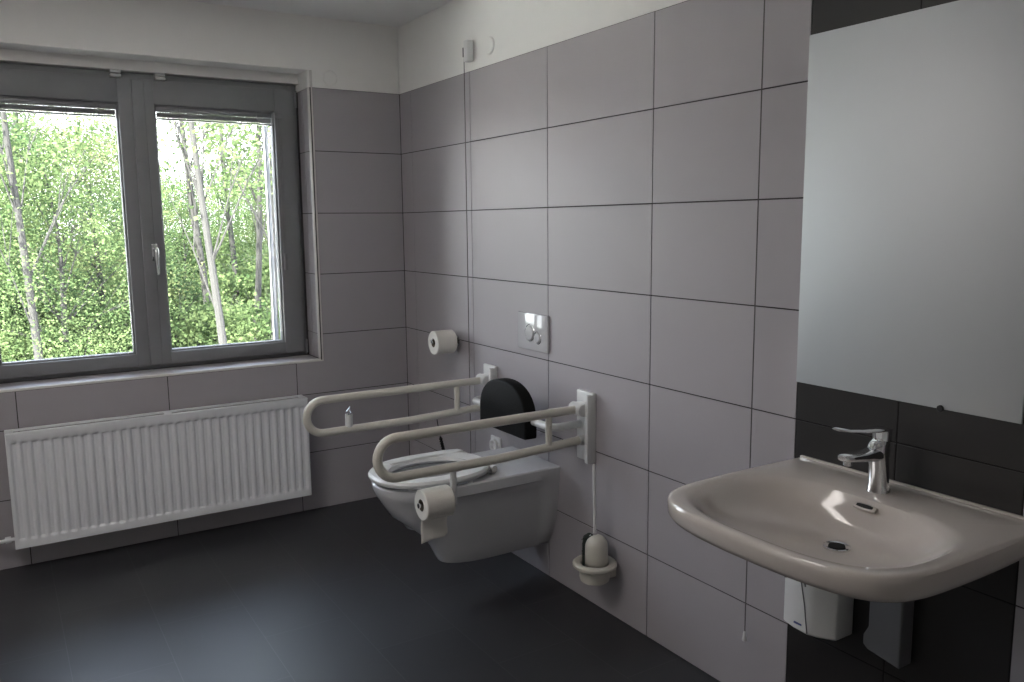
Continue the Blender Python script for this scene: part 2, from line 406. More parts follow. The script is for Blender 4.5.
# ------------------------------------------------------------------ folding support arms
UZ, LZ, RT = 0.758, 0.625, 0.016
def arm(y, label, post_x):
    t = tag(empty('support_arm', (0, y, 0.55)), label, 'grab rail', 'fold-up rails either side of the toilet')
    b = NB(); box(b, -0.016, 0.0, y - 0.05, y + 0.05, 0.558, 0.822, 0, 0.004); box(b, -0.040, -0.014, y - 0.050, y - 0.030, 0.558, 0.815, 0, 0.004)
    pl = obj('wall_plate', b, M['plastic'], t)
    b = NB(); lathe(b, [(0.0, -0.031), (0.021, -0.031), (0.024, -0.027), (0.024, 0.032), (0.0, 0.032)], (-0.045, y, UZ), 'y', 24); box(b, -0.05, -0.014, y - 0.022, y + 0.026, UZ - 0.024, UZ + 0.024, 0, 0.004)
    obj('hinge', b, M['plastic'], t)
    zc = (UZ + LZ) / 2; rr = (UZ - LZ) / 2; ex = -0.778
    pts = [(-0.05, y, UZ), (-0.2, y, UZ), (-0.45, y, UZ), (-0.65, y, UZ)] + arc((ex, zc), rr, math.pi / 2, 3 * math.pi / 2, 14, lambda u, v: (u, y, v)) + [(-0.6, y, LZ), (-0.4, y, LZ), (-0.17, y, LZ + 0.008), (-0.04, y, LZ + 0.014)]
    b = NB(); tube(b, pts, RT, 20)
    obj('rail', b, M['rail'], t)
    b = NB(); tube(b, [(-0.045, y, LZ + 0.014), (-0.014, y, LZ + 0.014)], 0.019, 18)
    obj('end_stop', b, M['plastic'], t)
    b = NB(); tube(b, [(-0.178, y, LZ + 0.008), (-0.178, y, UZ)], 0.0125, 14); lathe(b, [(0.0, -0.016), (0.004, -0.016), (0.004, 0)], (-0.178, y, LZ + 0.09), 'y', 8)
    obj('brace', b, M['rail'], t)
    return t
near = arm(-1.59, 'white fold-up grab rail nearer the washbasin, carrying a paper roll', 0)
far = arm(-0.89, 'white fold-up grab rail farther from the washbasin, reaching to the radiator', 0)
b = NB(); tube(b, [(-0.672, -0.89, LZ + 0.01), (-0.672, -0.89, LZ + 0.062)], 0.0145, 16)
st = obj('holder_socket', b, M['plastic'], far)
b = NB(); tube(b, [(-0.672, -0.89, LZ + 0.062), (-0.672, -0.89, LZ + 0.068)], 0.0135, 16); tube(b, [(-0.662, -0.89, LZ + 0.066), (-0.668, -0.89, LZ + 0.090), (-0.680, -0.89, LZ + 0.074)], 0.0025, 8)
obj('clip', b, M['chrome'], st)['label'] = 'metal clip on the socket'
b = NB(); tube(b, [(-0.277, -0.89, 0.612), (-0.265, -0.885, 0.555), (-0.26, -0.885, 0.53)], 0.002, 8)
tube(b, [(-0.26, -0.885, 0.53), (-0.252, -0.888, 0.49), (-0.240, -0.89, 0.44)], [0.0045, 0.0065, 0.006], 10)
for k in range(6):
    z = 0.52 - k * 0.011; lathe(b, [(0.0078, 0), (0.0078, 0.004)], (-0.259 + k * 0.0025, -0.886, z), 'z', 10)
obj('hanging_strap', b, M['black'], far)['label'] = 'thin black strap hanging from the lower tube'
# paper holder arm hanging under the near rail
b = NB(); tube(b, [(-0.572, -1.59, LZ - 0.008), (-0.572, -1.59, 0.52), (-0.572, -1.59, 0.495)], 0.0115, 14)
ph = obj('paper_holder', b, M['plastic'], near)
b = NB(); tube(b, [(-0.565, -1.59, 0.514), (-0.705, -1.59, 0.514)], 0.009, 14)
obj('holder_spindle', b, M['chrome'], ph)

def paper_roll(c, L, ro, label, sheet):
    t = tag(empty('toilet_roll', c), label, 'toilet paper', 'toilet paper rolls')
    ri = 0.021; b = NB(); rings = []
    for (r, h) in ((ri, 0), (ro - 0.003, 0), (ro, 0.003), (ro, L - 0.003), (ro - 0.003, L), (ri, L)):
        rings.append([(c[0] + h, c[1] + r * math.cos(a), c[2] + r * math.sin(a)) for a in [2 * math.pi * k / 40 for k in range(40)]])
    loft(b, rings + [rings[0]], False, False); bmesh.ops.remove_doubles(b, verts=b.verts, dist=1e-6)
    obj('paper', b, M['paper'], t)
    b = NB(); rings = []
    for (r, h) in ((ri - 0.002, 0.001), (ri, 0.001), (ri, L - 0.001), (ri - 0.002, L - 0.001)):
        rings.append([(c[0] + h, c[1] + r * math.cos(a), c[2] + r * math.sin(a)) for a in [2 * math.pi * k / 24 for k in range(24)]])
    loft(b, rings + [rings[0]], False, False); bmesh.ops.remove_doubles(b, verts=b.verts, dist=1e-6)
    obj('core', b, M['card'], t)
    if sheet:
        b = NB(); g = []
        path = []
        for i in range(6):
            an = math.radians(-140 + 12 * i); path.append((c[1] + (ro + 0.001) * math.cos(an), c[2] + (ro + 0.001) * math.sin(an)))
        y0, zz = path[-1]
        for i in range(1, 12): path.append((y0 + 0.004 * math.sin(i * 0.45), zz - i * 0.0066))
        nn = 8
        for i, (y, z) in enumerate(path):
            row = []
            for k in range(nn + 1):
                u = k / nn; sk = max(0, i - 7) / 10
                x = c[0] + 0.004 + (L - 0.006) * u - 0.004 * sk
                dz = -0.012 * sk * (1 - u) + (0.010 * sk if u > 0.9 else 0)
                row.append(b.verts.new((x, y + 0.004 * sk * math.sin(u * 5), z + dz)))
            g.append(row)
        for i in range(len(path) - 1):
            for k in range(nn): b.faces.new([g[i][k], g[i][k + 1], g[i + 1][k + 1], g[i + 1][k]])
        o = obj('loose_sheet', b, M['paper'], t); s = o.modifiers.new('thick', 'SOLIDIFY'); s.thickness = 0.0007
    return t
paper_roll((-0.695, -1.59, 0.514), 0.104, 0.0525, 'toilet paper roll with a loose sheet hanging from the near rail', True)
paper_roll((-0.128, -0.572, 0.893), 0.100, 0.0555, 'full toilet paper roll on the wall near the room corner', False)
hr = tag(empty('roll_holder', (0, -0.572, 0.893)), 'chrome peg holding the spare toilet paper roll on the wall', 'toilet roll holder')
b = NB(); lathe(b, [(0.0, 0), (0.026, 0), (0.026, -0.006), (0.009, -0.010), (0.009, -0.020), (0.0, -0.02)], (0, -0.572, 0.893), 'x', 24)
obj('wall_rosette', b, M['chrome'], hr)
b = NB(); tube(b, [(-0.015, -0.572, 0.893), (-0.125, -0.572, 0.893), (-0.133, -0.572, 0.897), (-0.136, -0.572, 0.908)], 0.007, 12)
obj('peg', b, M['chrome'], hr)

# ------------------------------------------------------------------ backrest between the rails
br = tag(empty('backrest', (0, -1.255, 0.62)), 'black padded backrest with arched top above the toilet', 'backrest')
yc, hw, zb, zs_, zt = -1.26, 0.175, 0.622, 0.690, 0.830
def arch(shrink=0.0):
    pts = []
    w = hw - shrink; rb = 0.012
    pts += [(yc - w + rb, zb + shrink), (yc + w - rb, zb + shrink), (yc + w - 0.003, zb + shrink + 0.004), (yc + w, zb + shrink + rb)]
    for i in range(25):
        a = math.pi * i / 24; e = 2 / 2.25
        cy = math.copysign(abs(math.cos(a)) ** e, math.cos(a)); sz = abs(math.sin(a)) ** e
        pts.append((yc + w * cy, zs_ + (zt - shrink - zs_) * sz))
    pts += [(yc - w, zb + shrink + rb), (yc - w + 0.003, zb + shrink + 0.004)]
    return pts
b = NB()
loft(b, [[(x, y, z) for y, z in arch(s)] for x, s in ((-0.124, 0.006), (-0.128, 0.0), (-0.172, 0.0), (-0.177, 0.0035), (-0.179, 0.010))])
obj('pad', b, M['black'], br)
b = NB(); box(b, -0.126, -0.110, yc - 0.12, yc + 0.12, 0.665, 0.725, 0, 0.003)
obj('pad_bracket', b, M['greybox'], br)
for s in (1, -1):
    y1 = yc + s * 0.298; z0 = 0.692
    b = NB(); pts = [(-0.002, y1, z0), (-0.05, y1, z0)] + [(-0.105 - 0.035 * math.sin(a) , y1 - s * 0.035 * (1 - math.cos(a)) , z0) for a in [math.pi / 2 * i / 8 for i in range(9)]]
    pts += [(-0.140, yc + s * 0.165, z0)] 
    tube(b, pts, 0.0145, 18)
    o = obj('support_bar', b, M['plastic'], br)
    b = NB(); lathe(b, [(0.0, 0), (0.026, 0), (0.026, -0.008), (0.017, -0.012), (0.017, -0.02), (0, -0.02)], (0, y1, z0), 'x', 24)
    obj('wall_flange', b, M['plastic'], o)

# ------------------------------------------------------------------ toilet
tl = tag(empty('toilet', (0, -1.23, 0.1)), 'white wall-hung toilet with long projecting bowl, below the black backrest', 'toilet')
TY = -1.23
def toilet_ring(L, w, z, n=64, nose=2.4, xb=0.0, rec=0.0):
    # half outline from the wall (x=xb) to the nose (x=-L)
    pts = []
    for k in range(n):
        t = k / n
        a = -math.pi / 2 + 2 * math.pi * t
        c, s = math.cos(a), math.sin(a)
        pts.append((a, c, s))
    out = []
    straight = 0.52 * L
    half = n // 2
    # go from wall near side (+w) forward round the nose to wall far side
    side = []
    m_ = n - 1
    for k in range(n):
        u = k / m_
        if u < 0.3:
            q = u / 0.3; x = xb - straight * q; y = w * (1.0)
            y = w * (1.0 - 0.0 * q)
            e = rec * min(1, max(0, (q - 0.13) / 0.12))
            side.append((x, TY - (y - e), z))
        elif u <= 0.7:
            q = (u - 0.3) / 0.4; a = math.pi * q
            ee = 2 / nose; cc = math.cos(a); cy = math.copysign(abs(cc) ** ee, cc); sx = abs(math.sin(a)) ** ee
            x = xb - straight - (L - straight) * sx; y = w * cy
            e = rec * max(0, abs(cc) - 0.35) / 0.65
            side.append((x, TY - (y - math.copysign(e, cc)), z))
        else:
            q = (1 - u) / 0.3; x = xb - straight * q
            e = rec * min(1, max(0, (q - 0.13) / 0.12))
            side.append((x, TY + (w - e), z))
    return side
b = NB()
secs = [(0.430, 0.070, 0.136, 0.0), (0.455, 0.090, 0.141, 0.0), (0.466, 0.108, 0.162, 0.006), (0.488, 0.128, 0.205, 0.014), (0.528, 0.147, 0.258, 0.020), (0.590, 0.158, 0.310, 0.020), (0.650, 0.168, 0.360, 0.020), (0.676, 0.173, 0.405, 0.018), (0.694, 0.178, 0.435, 0.012), (0.700, 0.180, 0.446, 0.0), (0.708, 0.181, 0.470, 0.0), (0.708, 0.181, 0.483, 0.0), (0.702, 0.176, 0.488, 0.0)]
rings = [toilet_ring(L, w, z, rec=r) for (L, w, z, r) in secs]
# top inward to the basin hole
def bowl_ring(ax, ay, z, n=64, cx=-0.47):
    out = []
    m_ = n - 1
    for k in range(n):
        u = k / m_
        if u < 0.3: a = -math.pi * 0.28 * (1 - u / 0.3) + 0.0 * u - math.pi * 0.0; a = math.pi * (0.5 + 0.35 * (1 - u / 0.3))
        elif u <= 0.7: a = math.pi * (0.5 - (u - 0.3) / 0.4)
        else: a = -math.pi * (0.5 + 0.35 * ((u - 0.7) / 0.3))
        # a=pi/2 : near side ; 0 : nose ; -pi/2 : far side
        out.append((cx - ax * math.cos(a), TY - ay * math.sin(a), z))
    return out
rings += [bowl_ring(0.215, 0.140, 0.488), bowl_ring(0.205, 0.130, 0.478), bowl_ring(0.185, 0.115, 0.40), bowl_ring(0.12, 0.08, 0.30), bowl_ring(0.05, 0.04, 0.27)]
loft(b, rings)
obj('bowl', b, M['ceramic'], tl)
# seat ring, raised a little on buffers
def seat_ring(ax, ay, z, n=56, cx=-0.482, e=2.25):
    return [(cx - ax * math.copysign(abs(math.cos(a)) ** (2 / e), math.cos(a)), TY - ay * math.copysign(abs(math.sin(a)) ** (2 / e), math.sin(a)), z) for a in [2 * math.pi * k / n for k in range(n)]]
b = NB()
r = [seat_ring(0.232, 0.183, 0.500), seat_ring(0.236, 0.187, 0.506), seat_ring(0.236, 0.187, 0.514), seat_ring(0.228, 0.180, 0.523), seat_ring(0.190, 0.145, 0.526, e=2.1), seat_ring(0.165, 0.122, 0.520, e=2.0), seat_ring(0.158, 0.115, 0.508, e=2.0), seat_ring(0.165, 0.122, 0.500, e=2.0)]
loft(b, r + [r[0]], False, False); bmesh.ops.remove_doubles(b, verts=b.verts, dist=1e-6)
se = obj('seat', b, M['plastic'], tl)
for (x, y) in ((-0.62, -1.23 - 0.12), (-0.62, -1.23 + 0.12), (-0.40, -1.23 - 0.165), (-0.40, -1.23 + 0.165)):
    b = NB(); lathe(b, [(0.010, 0), (0.010, 0.016)], (x, y, 0.486), 'z', 12); obj('buffer', b, M['plastic'], se)
for s in (-1, 1):
    b = NB(); tube(b, [(-0.268, TY + s * 0.10 - 0.022, 0.508), (-0.268, TY + s * 0.10 + 0.022, 0.508)], 0.012, 14); lathe(b, [(0.012, 0), (0.010, 0.022)], (-0.262, TY + s * 0.10, 0.485), 'z', 14)
    obj('seat_hinge', b, M['trim'], tl)
# raised pad piece on the far side of the ring as in an orthopaedic seat
for s in (1,):
    b = NB()
    out = []
    for k in range(17):
        q = k / 16; out.append(q)
    top = []; 
    def sp_(q, wv, z):
        a = math.radians(100 + 75 * 0) 
        return 0
    x0, x1 = -0.60, -0.28
    poly = [(x0, TY + 0.105), (x0 - 0.02, TY + 0.14), (x0 + 0.02, TY + 0.156), (x0 + 0.10, TY + 0.170), (x1 - 0.06, TY + 0.168), (x1, TY + 0.15), (x1 + 0.01, TY + 0.12), (x1 - 0.03, TY + 0.105), (x0 + 0.12, TY + 0.122)]
    loft(b, [[(x, y, 0.510) for x, y in poly], [(x, y, 0.524) for x, y in poly], [(x * 0.97 + (x0 + x1) / 2 * 0.03, y * 0.9 + (TY + 0.14) * 0.1, 0.528) for x, y in poly]])
    obj('seat_pad', b, M['plastic'], se, bevel=0.003)

# ------------------------------------------------------------------ flush plate
fp = tag(empty('flush_plate', (0, -1.23, 1.005)), 'glossy white square flush plate with two round buttons on the wall', 'flush plate')
b = NB(); box(b, -0.012, 0.0, -1.342, -1.122, 0.930, 1.080, 0, 0.005)
obj('plate', b, M['ceramic'], fp)
for (y, z, r) in ((-1.215, 1.000, 0.030), (-1.272, 0.985, 0.021)):
    b = NB(); lathe(b, [(r, 0), (r, -0.003), (r - 0.003, -0.006), (0.001, -0.0075)], (-0.011, y, z), 'x', 32)
    obj('flush_button', b, M['ceramic'], fp)
    b = NB(); rg = [[(-0.012 - h, y + rr_ * math.cos(a), z + rr_ * math.sin(a)) for a in [2 * math.pi * k / 32 for k in range(32)]] for rr_, h in ((r + 0.0055, 0), (r + 0.004, 0.0015), (r + 0.002, 0))]
    loft(b, rg, False, False); obj('button_ring', b, M['chrome'], fp)
# ------------------------------------------------------------------ socket behind the toilet
so = tag(empty('wall_socket', (0, -0.925, 0.464)), 'small white wall socket low on the tiles behind the toilet', 'socket')
b = NB(); box(b, -0.010, 0.0, -0.965, -0.885, 0.424, 0.504, 0, 0.004)
obj('socket_plate', b, M['plastic'], so)
b = NB(); rg = [[(-h, -0.925 + r * math.cos(a), 0.464 + r * math.sin(a)) for a in [2 * math.pi * k / 32 for k in range(32)]] for r, h in ((0.031, 0.009), (0.030, 0.022), (0.026, 0.024), (0.021, 0.022), (0.020, 0.010), (0.004, 0.009))]
loft(b, rg); obj('socket_collar', b, M['plastic'], so)

# ------------------------------------------------------------------ toilet brush
tb = tag(empty('toilet_brush', (-0.078, -1.728, 0.13)), 'toilet brush with white stick standing in the wall cup', 'toilet brush')
b = NB(); tube(b, [(-0.073, -1.728, 0.33), (-0.073, -1.726, 0.45), (-0.073, -1.722, 0.578), (-0.073, -1.722, 0.584)], [0.0055, 0.0055, 0.0065, 0.004], 12)
obj('stick', b, M['plastic'], tb)
b = NB(); prof = [(0.004, 0.0), (0.028, 0.01), (0.032, 0.03), (0.032, 0.10), (0.026, 0.125), (0.006, 0.135)]
lathe(b, [(r * 0.8, h * 1.2) for r, h in prof], (-0.086, -1.712, 0.165), 'z', 24)
for i in range(260):
    a = random.uniform(0, 6.28); z = random.uniform(0.18, 0.315); rr = random.uniform(0.023, 0.029)
    tube(b, [(-0.086 + 0.02 * math.cos(a), -1.712 + 0.02 * math.sin(a), z), (-0.086 + rr * math.cos(a), -1.712 + rr * math.sin(a), z)], 0.0009, 3, False)
obj('bristle_head', b, M['bristle'], tb)
bh = tag(empty('brush_holder', (-0.078, -1.735, 0.13)), 'white wall-mounted brush cup with wide rim and domed shield', 'brush holder')
bc = (-0.078, -1.735)
b = NB(); rings = []
for (r, z) in ((0.046, 0.140), (0.050, 0.143), (0.053, 0.155), (0.054, 0.188), (0.070, 0.192), (0.077, 0.198), (0.077, 0.207), (0.070, 0.213), (0.058, 0.213), (0.048, 0.206), (0.046, 0.16), (0.02, 0.15)):
    rings.append([(bc[0] + 1.04 * r * math.cos(a), bc[1] + 1.04 * r * math.sin(a), z + 0.014) for a in [2 * math.pi * k / 40 for k in range(40)]])
loft(b, rings); obj('cup', b, M['rail'], bh)
b = NB(); rings = []
def dome(scale, off):
    out = []
    for i in range(13):
        e = math.pi / 2 * i / 12
        z = 0.205 + 0.07 * (0 if i == 0 else 1) + (0.047 * scale) * math.sin(e)
        out.append((0.040 * scale * math.cos(e), z))
    return out
# half shell on the washbasin side, open toward the window
N_ = 18
def shell(r0):
    rows = []
    prof = [(r0, 0.205), (r0, 0.25), (r0, 0.285)] + [(r0 * math.cos(e), 0.285 + r0 * 1.0 * math.sin(e)) for e in [math.pi / 2 * i / 8 for i in range(1, 8)]] + [(0.001, 0.285 + r0)]
    for (r, z) in prof:
        rows.append([(bc[0] + 0.004 + r * math.cos(a), bc[1] - 0.004 + r * math.sin(a), z) for a in [math.radians(-205 + 240 * k / N_) for k in range(N_ + 1)]])
    return rows
rows = shell(0.042)
R2 = [[b.verts.new(p) for p in r] for r in rows]
for i in range(len(R2) - 1):
    for k in range(N_): b.faces.new([R2[i][k], R2[i][k + 1], R2[i + 1][k + 1], R2[i + 1][k]])
o = obj('shield', b, M['rail'], bh); s = o.modifiers.new('thick', 'SOLIDIFY'); s.thickness = 0.003
b = NB(); tube(b, [(bc[0] - 0.030, bc[1] + 0.028, 0.205), (bc[0] - 0.030, bc[1] + 0.030, 0.27), (bc[0] - 0.024, bc[1] + 0.026, 0.305), (bc[0] - 0.010, bc[1] + 0.010, 0.325)], 0.0022, 8)
obj('wire_loop', b, M['plastic'], bh)
b = NB(); box(b, -0.035, 0.0, bc[1] - 0.03, bc[1] + 0.03, 0.16, 0.22, 0, 0.004)
obj('wall_bracket', b, M['rail'], bh)

# ------------------------------------------------------------------ pull cords and wall boxes
def cord(y, zend, label, knob, labelbox, x=-0.024):
    s = tag(empty('pull_switch', (0, y, 2.18)), labelbox, 'switch', 'pull cord switches')
    b = NB(); box(b, -0.030, 0.0, y - 0.042, y - 0.006, 2.135, 2.225, 0, 0.003); obj('switch_box', b, M['plastic'], s)
    b = NB(); box(b, -0.029, -0.018, y - 0.0055, y + 0.005, 2.158, 2.198, 0, 0.002); obj('cord_guide', b, M['gasket'], s)['label'] = 'dark cord guide'
    b = NB(); tube(b, [(x, y, 2.158), (x, y, 1.4), (x, y, zend)], 0.0017, 6)
    obj('pull_cord', b, M['cord'], s)
    if knob:
        b = NB(); lathe(b, [(0.002, 0.018), (0.004, 0.016), (0.006, 0.004), (0.008, -0.010), (0.006, -0.013), (0.001, -0.013)], (x, y, zend), 'z', 14); obj('cord_knob', b, M['plastic'], s)
    return s
cord(-0.728, 0.36, '', False, 'small white pull switch on the wall above the tiles near the window, with long cord')
cord(-2.394, 0.21, '', True, 'pull switch with long dark cord ending in a white knob under the washbasin')
def disc(name, c, axis, label):
    b = NB(); s = -1
    lathe(b, [(0.036, 0), (0.036, s * 0.004), (0.033, s * 0.007), (0.02, s * 0.008), (0.001, s * 0.008)], c, axis, 32)
    o = obj(name, b, M['plaster']); tag(o, label, 'cover disc', 'round junction box covers')
disc('junction_cover', (0.004, -0.905, 2.178), 'x', 'round white junction cover beside the pull switch, on the toilet wall')
disc('junction_cover', (-0.367, 0.004, 2.15), 'y', 'round white junction cover beside the top corner of the window')

# ------------------------------------------------------------------ added ceiling panel, out of view, that fills the room with light
cl = tag(empty('added_fill_panel', (-2.25, -2.0, ZC)), 'flat rectangular opal fill panel added on the ceiling above the open floor', 'fill light')
lm = bpy.data.materials.new('opal_fill_emitter'); lm.use_nodes = True
pb = lm.node_tree.nodes['Principled BSDF']; pb.inputs['Base Color'].default_value = (0.8, 0.78, 0.75, 1)
pb.inputs['Emission Color'].default_value = (1.0, 0.94, 0.90, 1); pb.inputs['Emission Strength'].default_value = 3.5
b = NB(); box(b, -2.55, -1.95, -2.60, -1.40, ZC - 0.03, ZC, 0, 0.004); obj('fill_housing', b, M['plastic'], cl)
b = NB(); box(b, -2.53, -1.97, -2.58, -1.42, ZC - 0.045, ZC - 0.028, 0, 0.004); obj('fill_face', b, lm, cl)

# ------------------------------------------------------------------ mirror
mi = tag(empty('mirror', (0, -2.827, 1.005)), 'tall frameless wall mirror with a matt hazy face above the washbasin', 'mirror')
b = NB(); box(b, -0.008, -0.0005, -3.118, -2.532, 1.006, 1.912, 0, 0.0008)
obj('mirror_glass', b, M['mirror'], mi)
for (y, z) in ((-2.94, 1.006), (-2.70, 1.912), (-2.94, 1.912)):
    if z < 1.5:
        b = NB(); lathe(b, [(0.008, 0), (0.008, -0.005), (0.006, -0.007), (0.001, -0.007)], (-0.007, y, z + 0.001), 'x', 20); obj('mirror_clip', b, M['gasket'], mi)

# ------------------------------------------------------------------ washbasin
SY = -2.868; sk = tag(empty('washbasin', (0, SY, 0.66)), 'wide white ceramic washbasin mounted on the dark tile strip', 'washbasin')
NS = 96
outer = []
# polygon outline (x forward, y half width) of the rim, symmetric
half = [(0.0, 0.318), (-0.20, 0.325), (-0.38, 0.322), (-0.46, 0.312), (-0.515, 0.288), (-0.550, 0.245), (-0.570, 0.185), (-0.581, 0.10), (-0.584, 0.0)]
poly = [(x, y) for x, y in half] + [(x, -y) for x, y in half[-2::-1]]
poly.append((0.0, 0.0))
def smooth_poly(pts, closed=True):
    return pts
def radial(pl, cx, th):
    dx, dy = math.cos(th), math.sin(th); best = 0
    n = len(pl)
    for i in range(n):
        x1, y1 = pl[i][0] - cx, pl[i][1]; x2, y2 = pl[(i + 1) % n][0] - cx, pl[(i + 1) % n][1]
        ex, ey = x2 - x1, y2 - y1; den = dx * ey - dy * ex
        if abs(den) < 1e-12: continue
        t = (x1 * ey - y1 * ex) / den; u = (x1 * dy - y1 * dx) / den
        if t > 0 and -1e-6 <= u <= 1 + 1e-6: best = max(best, t)
    return best
def catmull(pts, sub=6):
    out = []
    n = len(pts)
    for i in range(n - 1):
        p0 = pts[max(i - 1, 0)]; p1 = pts[i]; p2 = pts[i + 1]; p3 = pts[min(i + 2, n - 1)]
        for k in range(sub):
            t = k / sub
            out.append(tuple(0.5 * (2 * p1[j] + (p2[j] - p0[j]) * t + (2 * p0[j] - 5 * p1[j] + 4 * p2[j] - p3[j]) * t * t + (3 * p1[j] - p0[j] - 3 * p2[j] + p3[j]) * t ** 3) for j in (0, 1)))
    out.append(pts[-1]); return out
OP = catmull(poly[:-1]) + [(0.0, 0.0)]
CX = -0.30
thetas = []
# make sure the two wall corners are hit exactly
ca = math.atan2(0.318, 0.30)
for k in range(NS): thetas.append(2 * math.pi * k / NS)
for s in (ca, 2 * math.pi - ca):
    j = min(range(NS), key=lambda i: abs(thetas[i] - s)); thetas[j] = s
def oring(sx, sy, z):   # outer outline scaled about the wall point so the back stays on the wall
    out = []
    for th in thetas:
        r = radial(OP, CX, th); x = CX + r * math.cos(th); y = r * math.sin(th)
        out.append((min(x * sx, -0.0003), SY + y * sy, z))
    return out
def inset(d, z):
    out = []
    for th in thetas:
        r = radial(OP, CX, th) ; x = CX + (r - d) * math.cos(th); y = (r - d) * math.sin(th)
        out.append((min(x, -0.0003) if d < 0.004 else x, SY + y, z))
    return out
def bring(cx, ax, axb, ay, z, e=2.6, tilt=0.0):
    out = []
    for th in thetas:
        c, s = math.cos(th), math.sin(th)
        a = axb if c > 0 else ax
        k = (abs(c / a) ** e + abs(s / ay) ** e) ** (-1 / e)
        out.append((cx + k * c, SY + k * s, z + tilt * (k * c)))
    return out
rings = [oring(0.42, 0.40, 0.655), oring(0.60, 0.60, 0.672), oring(0.80, 0.80, 0.704), oring(0.93, 0.93, 0.734), oring(0.98, 0.98, 0.748), oring(0.997, 0.997, 0.762), oring(1.0, 1.0, 0.786), oring(0.997, 0.997, 0.795), inset(0.006, 0.7995), inset(0.014, 0.801)]
rings += [bring(-0.340, 0.218, 0.200, 0.288, 0.799, 3.0), bring(-0.340, 0.208, 0.187, 0.276, 0.794, 2.9), bring(-0.340, 0.196, 0.180, 0.262, 0.780, 2.7), bring(-0.340, 0.190, 0.168, 0.238, 0.758, 2.5), bring(-0.330, 0.165, 0.150, 0.205, 0.735, 2.3), bring(-0.315, 0.125, 0.122, 0.155, 0.717, 2.1), bring(-0.295, 0.075, 0.080, 0.090, 0.708, 2.0), bring(-0.270, 0.045, 0.045, 0.045, 0.7055, 2.0), bring(-0.265, 0.031, 0.031, 0.031, 0.703, 2.0)]
b = NB(); loft(b, rings); obj('basin', b, M['sinkceramic'], sk)
b = NB(); box(b, -0.012, -0.0005, SY - 0.312, SY + 0.312, 0.796, 0.806, 0, 0.003); obj('back_edge', b, M['sinkceramic'], sk)
# drain and overflow
b = NB(); lathe(b, [(0.001, 0.003), (0.024, 0.003), (0.027, 0.0045), (0.030, 0.003), (0.030, -0.003)], (-0.265, SY, 0.7045), 'z', 32); dr = obj('drain', b, M['chrome'], sk)
b = NB(); lathe(b, [(0.001, 0.0), (0.018, 0.0), (0.018, 0.0015), (0.001, 0.0015)], (-0.265, SY, 0.7075), 'z', 24); obj('drain_hole', b, M['dark'], dr)
b = NB()
ov = [(0.021 * math.copysign(min(1, abs(math.cos(a)) * 1.3), math.cos(a)), 0.0055 * math.sin(a)) for a in [2 * math.pi * k / 28 for k in range(28)]]
oc = Vector((-0.168, SY, 0.780)); tn = Vector((-0.5, 0, 0.86)).normalized(); up = Vector((0.86, 0, 0.5)).normalized(); sd = Vector((0, 1, 0))
loft(b, [[tuple(oc + sd * u * k + up * v * k * 1.3 + tn * h) for u, v in ov] for k, h in ((1.35, -0.004), (1.35, 0.002), (1.15, 0.003))])
of_ = obj('overflow', b, M['sinkceramic'], sk)
b = NB(); loft(b, [[tuple(oc + sd * u + up * v + tn * h) for u, v in ov] for h in (0.0, 0.0036)]); obj('overflow_slot', b, M['dark'], of_)
# waste pipe under the basin
b = NB(); tube(b, [(-0.265, SY, 0.70), (-0.265, SY, 0.64)], 0.020, 18)
tube(b, [(-0.265, SY, 0.65), (-0.265, SY, 0.625), (-0.25, SY, 0.605), (-0.22, SY, 0.60), (-0.12, SY, 0.60), (-0.001, SY, 0.60)], 0.016, 16)
obj('waste_pipe', b, M['chrome'], sk)

# ------------------------------------------------------------------ tap
tp = tag(empty('tap', (-0.087, -2.846, 0.80)), 'chrome single-lever mixer tap standing on the washbasin', 'tap')
fx, fy = -0.087, -2.846
b = NB(); rings = []
for (z, rx_, ry_, dx) in ((0.799, 0.027, 0.027, 0.0), (0.806, 0.026, 0.026, 0.0), (0.82, 0.0235, 0.0235, -0.001), (0.86, 0.0225, 0.0225, -0.003), (0.89, 0.024, 0.023, -0.008), (0.905, 0.027, 0.024, -0.010), (0.918, 0.024, 0.022, -0.006), (0.926, 0.019, 0.019, 0.0)):
    rings.append([(fx + dx + rx_ * math.cos(a), fy + ry_ * math.sin(a), z) for a in [2 * math.pi * k / 32 for k in range(32)]])
loft(b, rings); obj('tap_body', b, M['chrome'], tp)
b = NB(); rings = []
for (x, z, h, w) in ((fx + 0.005, 0.896, 0.018, 0.022), (fx - 0.03, 0.893, 0.016, 0.021), (fx - 0.07, 0.894, 0.011, 0.019), (fx - 0.115, 0.899, 0.009, 0.018), (fx - 0.138, 0.901, 0.008, 0.016), (fx - 0.143, 0.901, 0.005, 0.012)):
    rings.append([(x, fy + w * math.copysign(abs(math.cos(a)) ** 0.7, math.cos(a)), z + h * math.copysign(abs(math.sin(a)) ** 0.7, math.sin(a))) for a in [2 * math.pi * k / 24 for k in range(24)]])
loft(b, rings); spo = obj('spout', b, M['chrome'], tp)
b = NB(); lathe(b, [(0.010, 0.0), (0.010, -0.012), (0.008, -0.013), (0.001, -0.012)], (fx - 0.122, fy, 0.894), 'z', 20); obj('aerator', b, M['chrome'], spo)
b = NB(); lathe(b, [(0.021, 0.0), (0.022, 0.018), (0.020, 0.026), (0.001, 0.028)], (fx + 0.003, fy, 0.924), 'z', 28)
rings = []
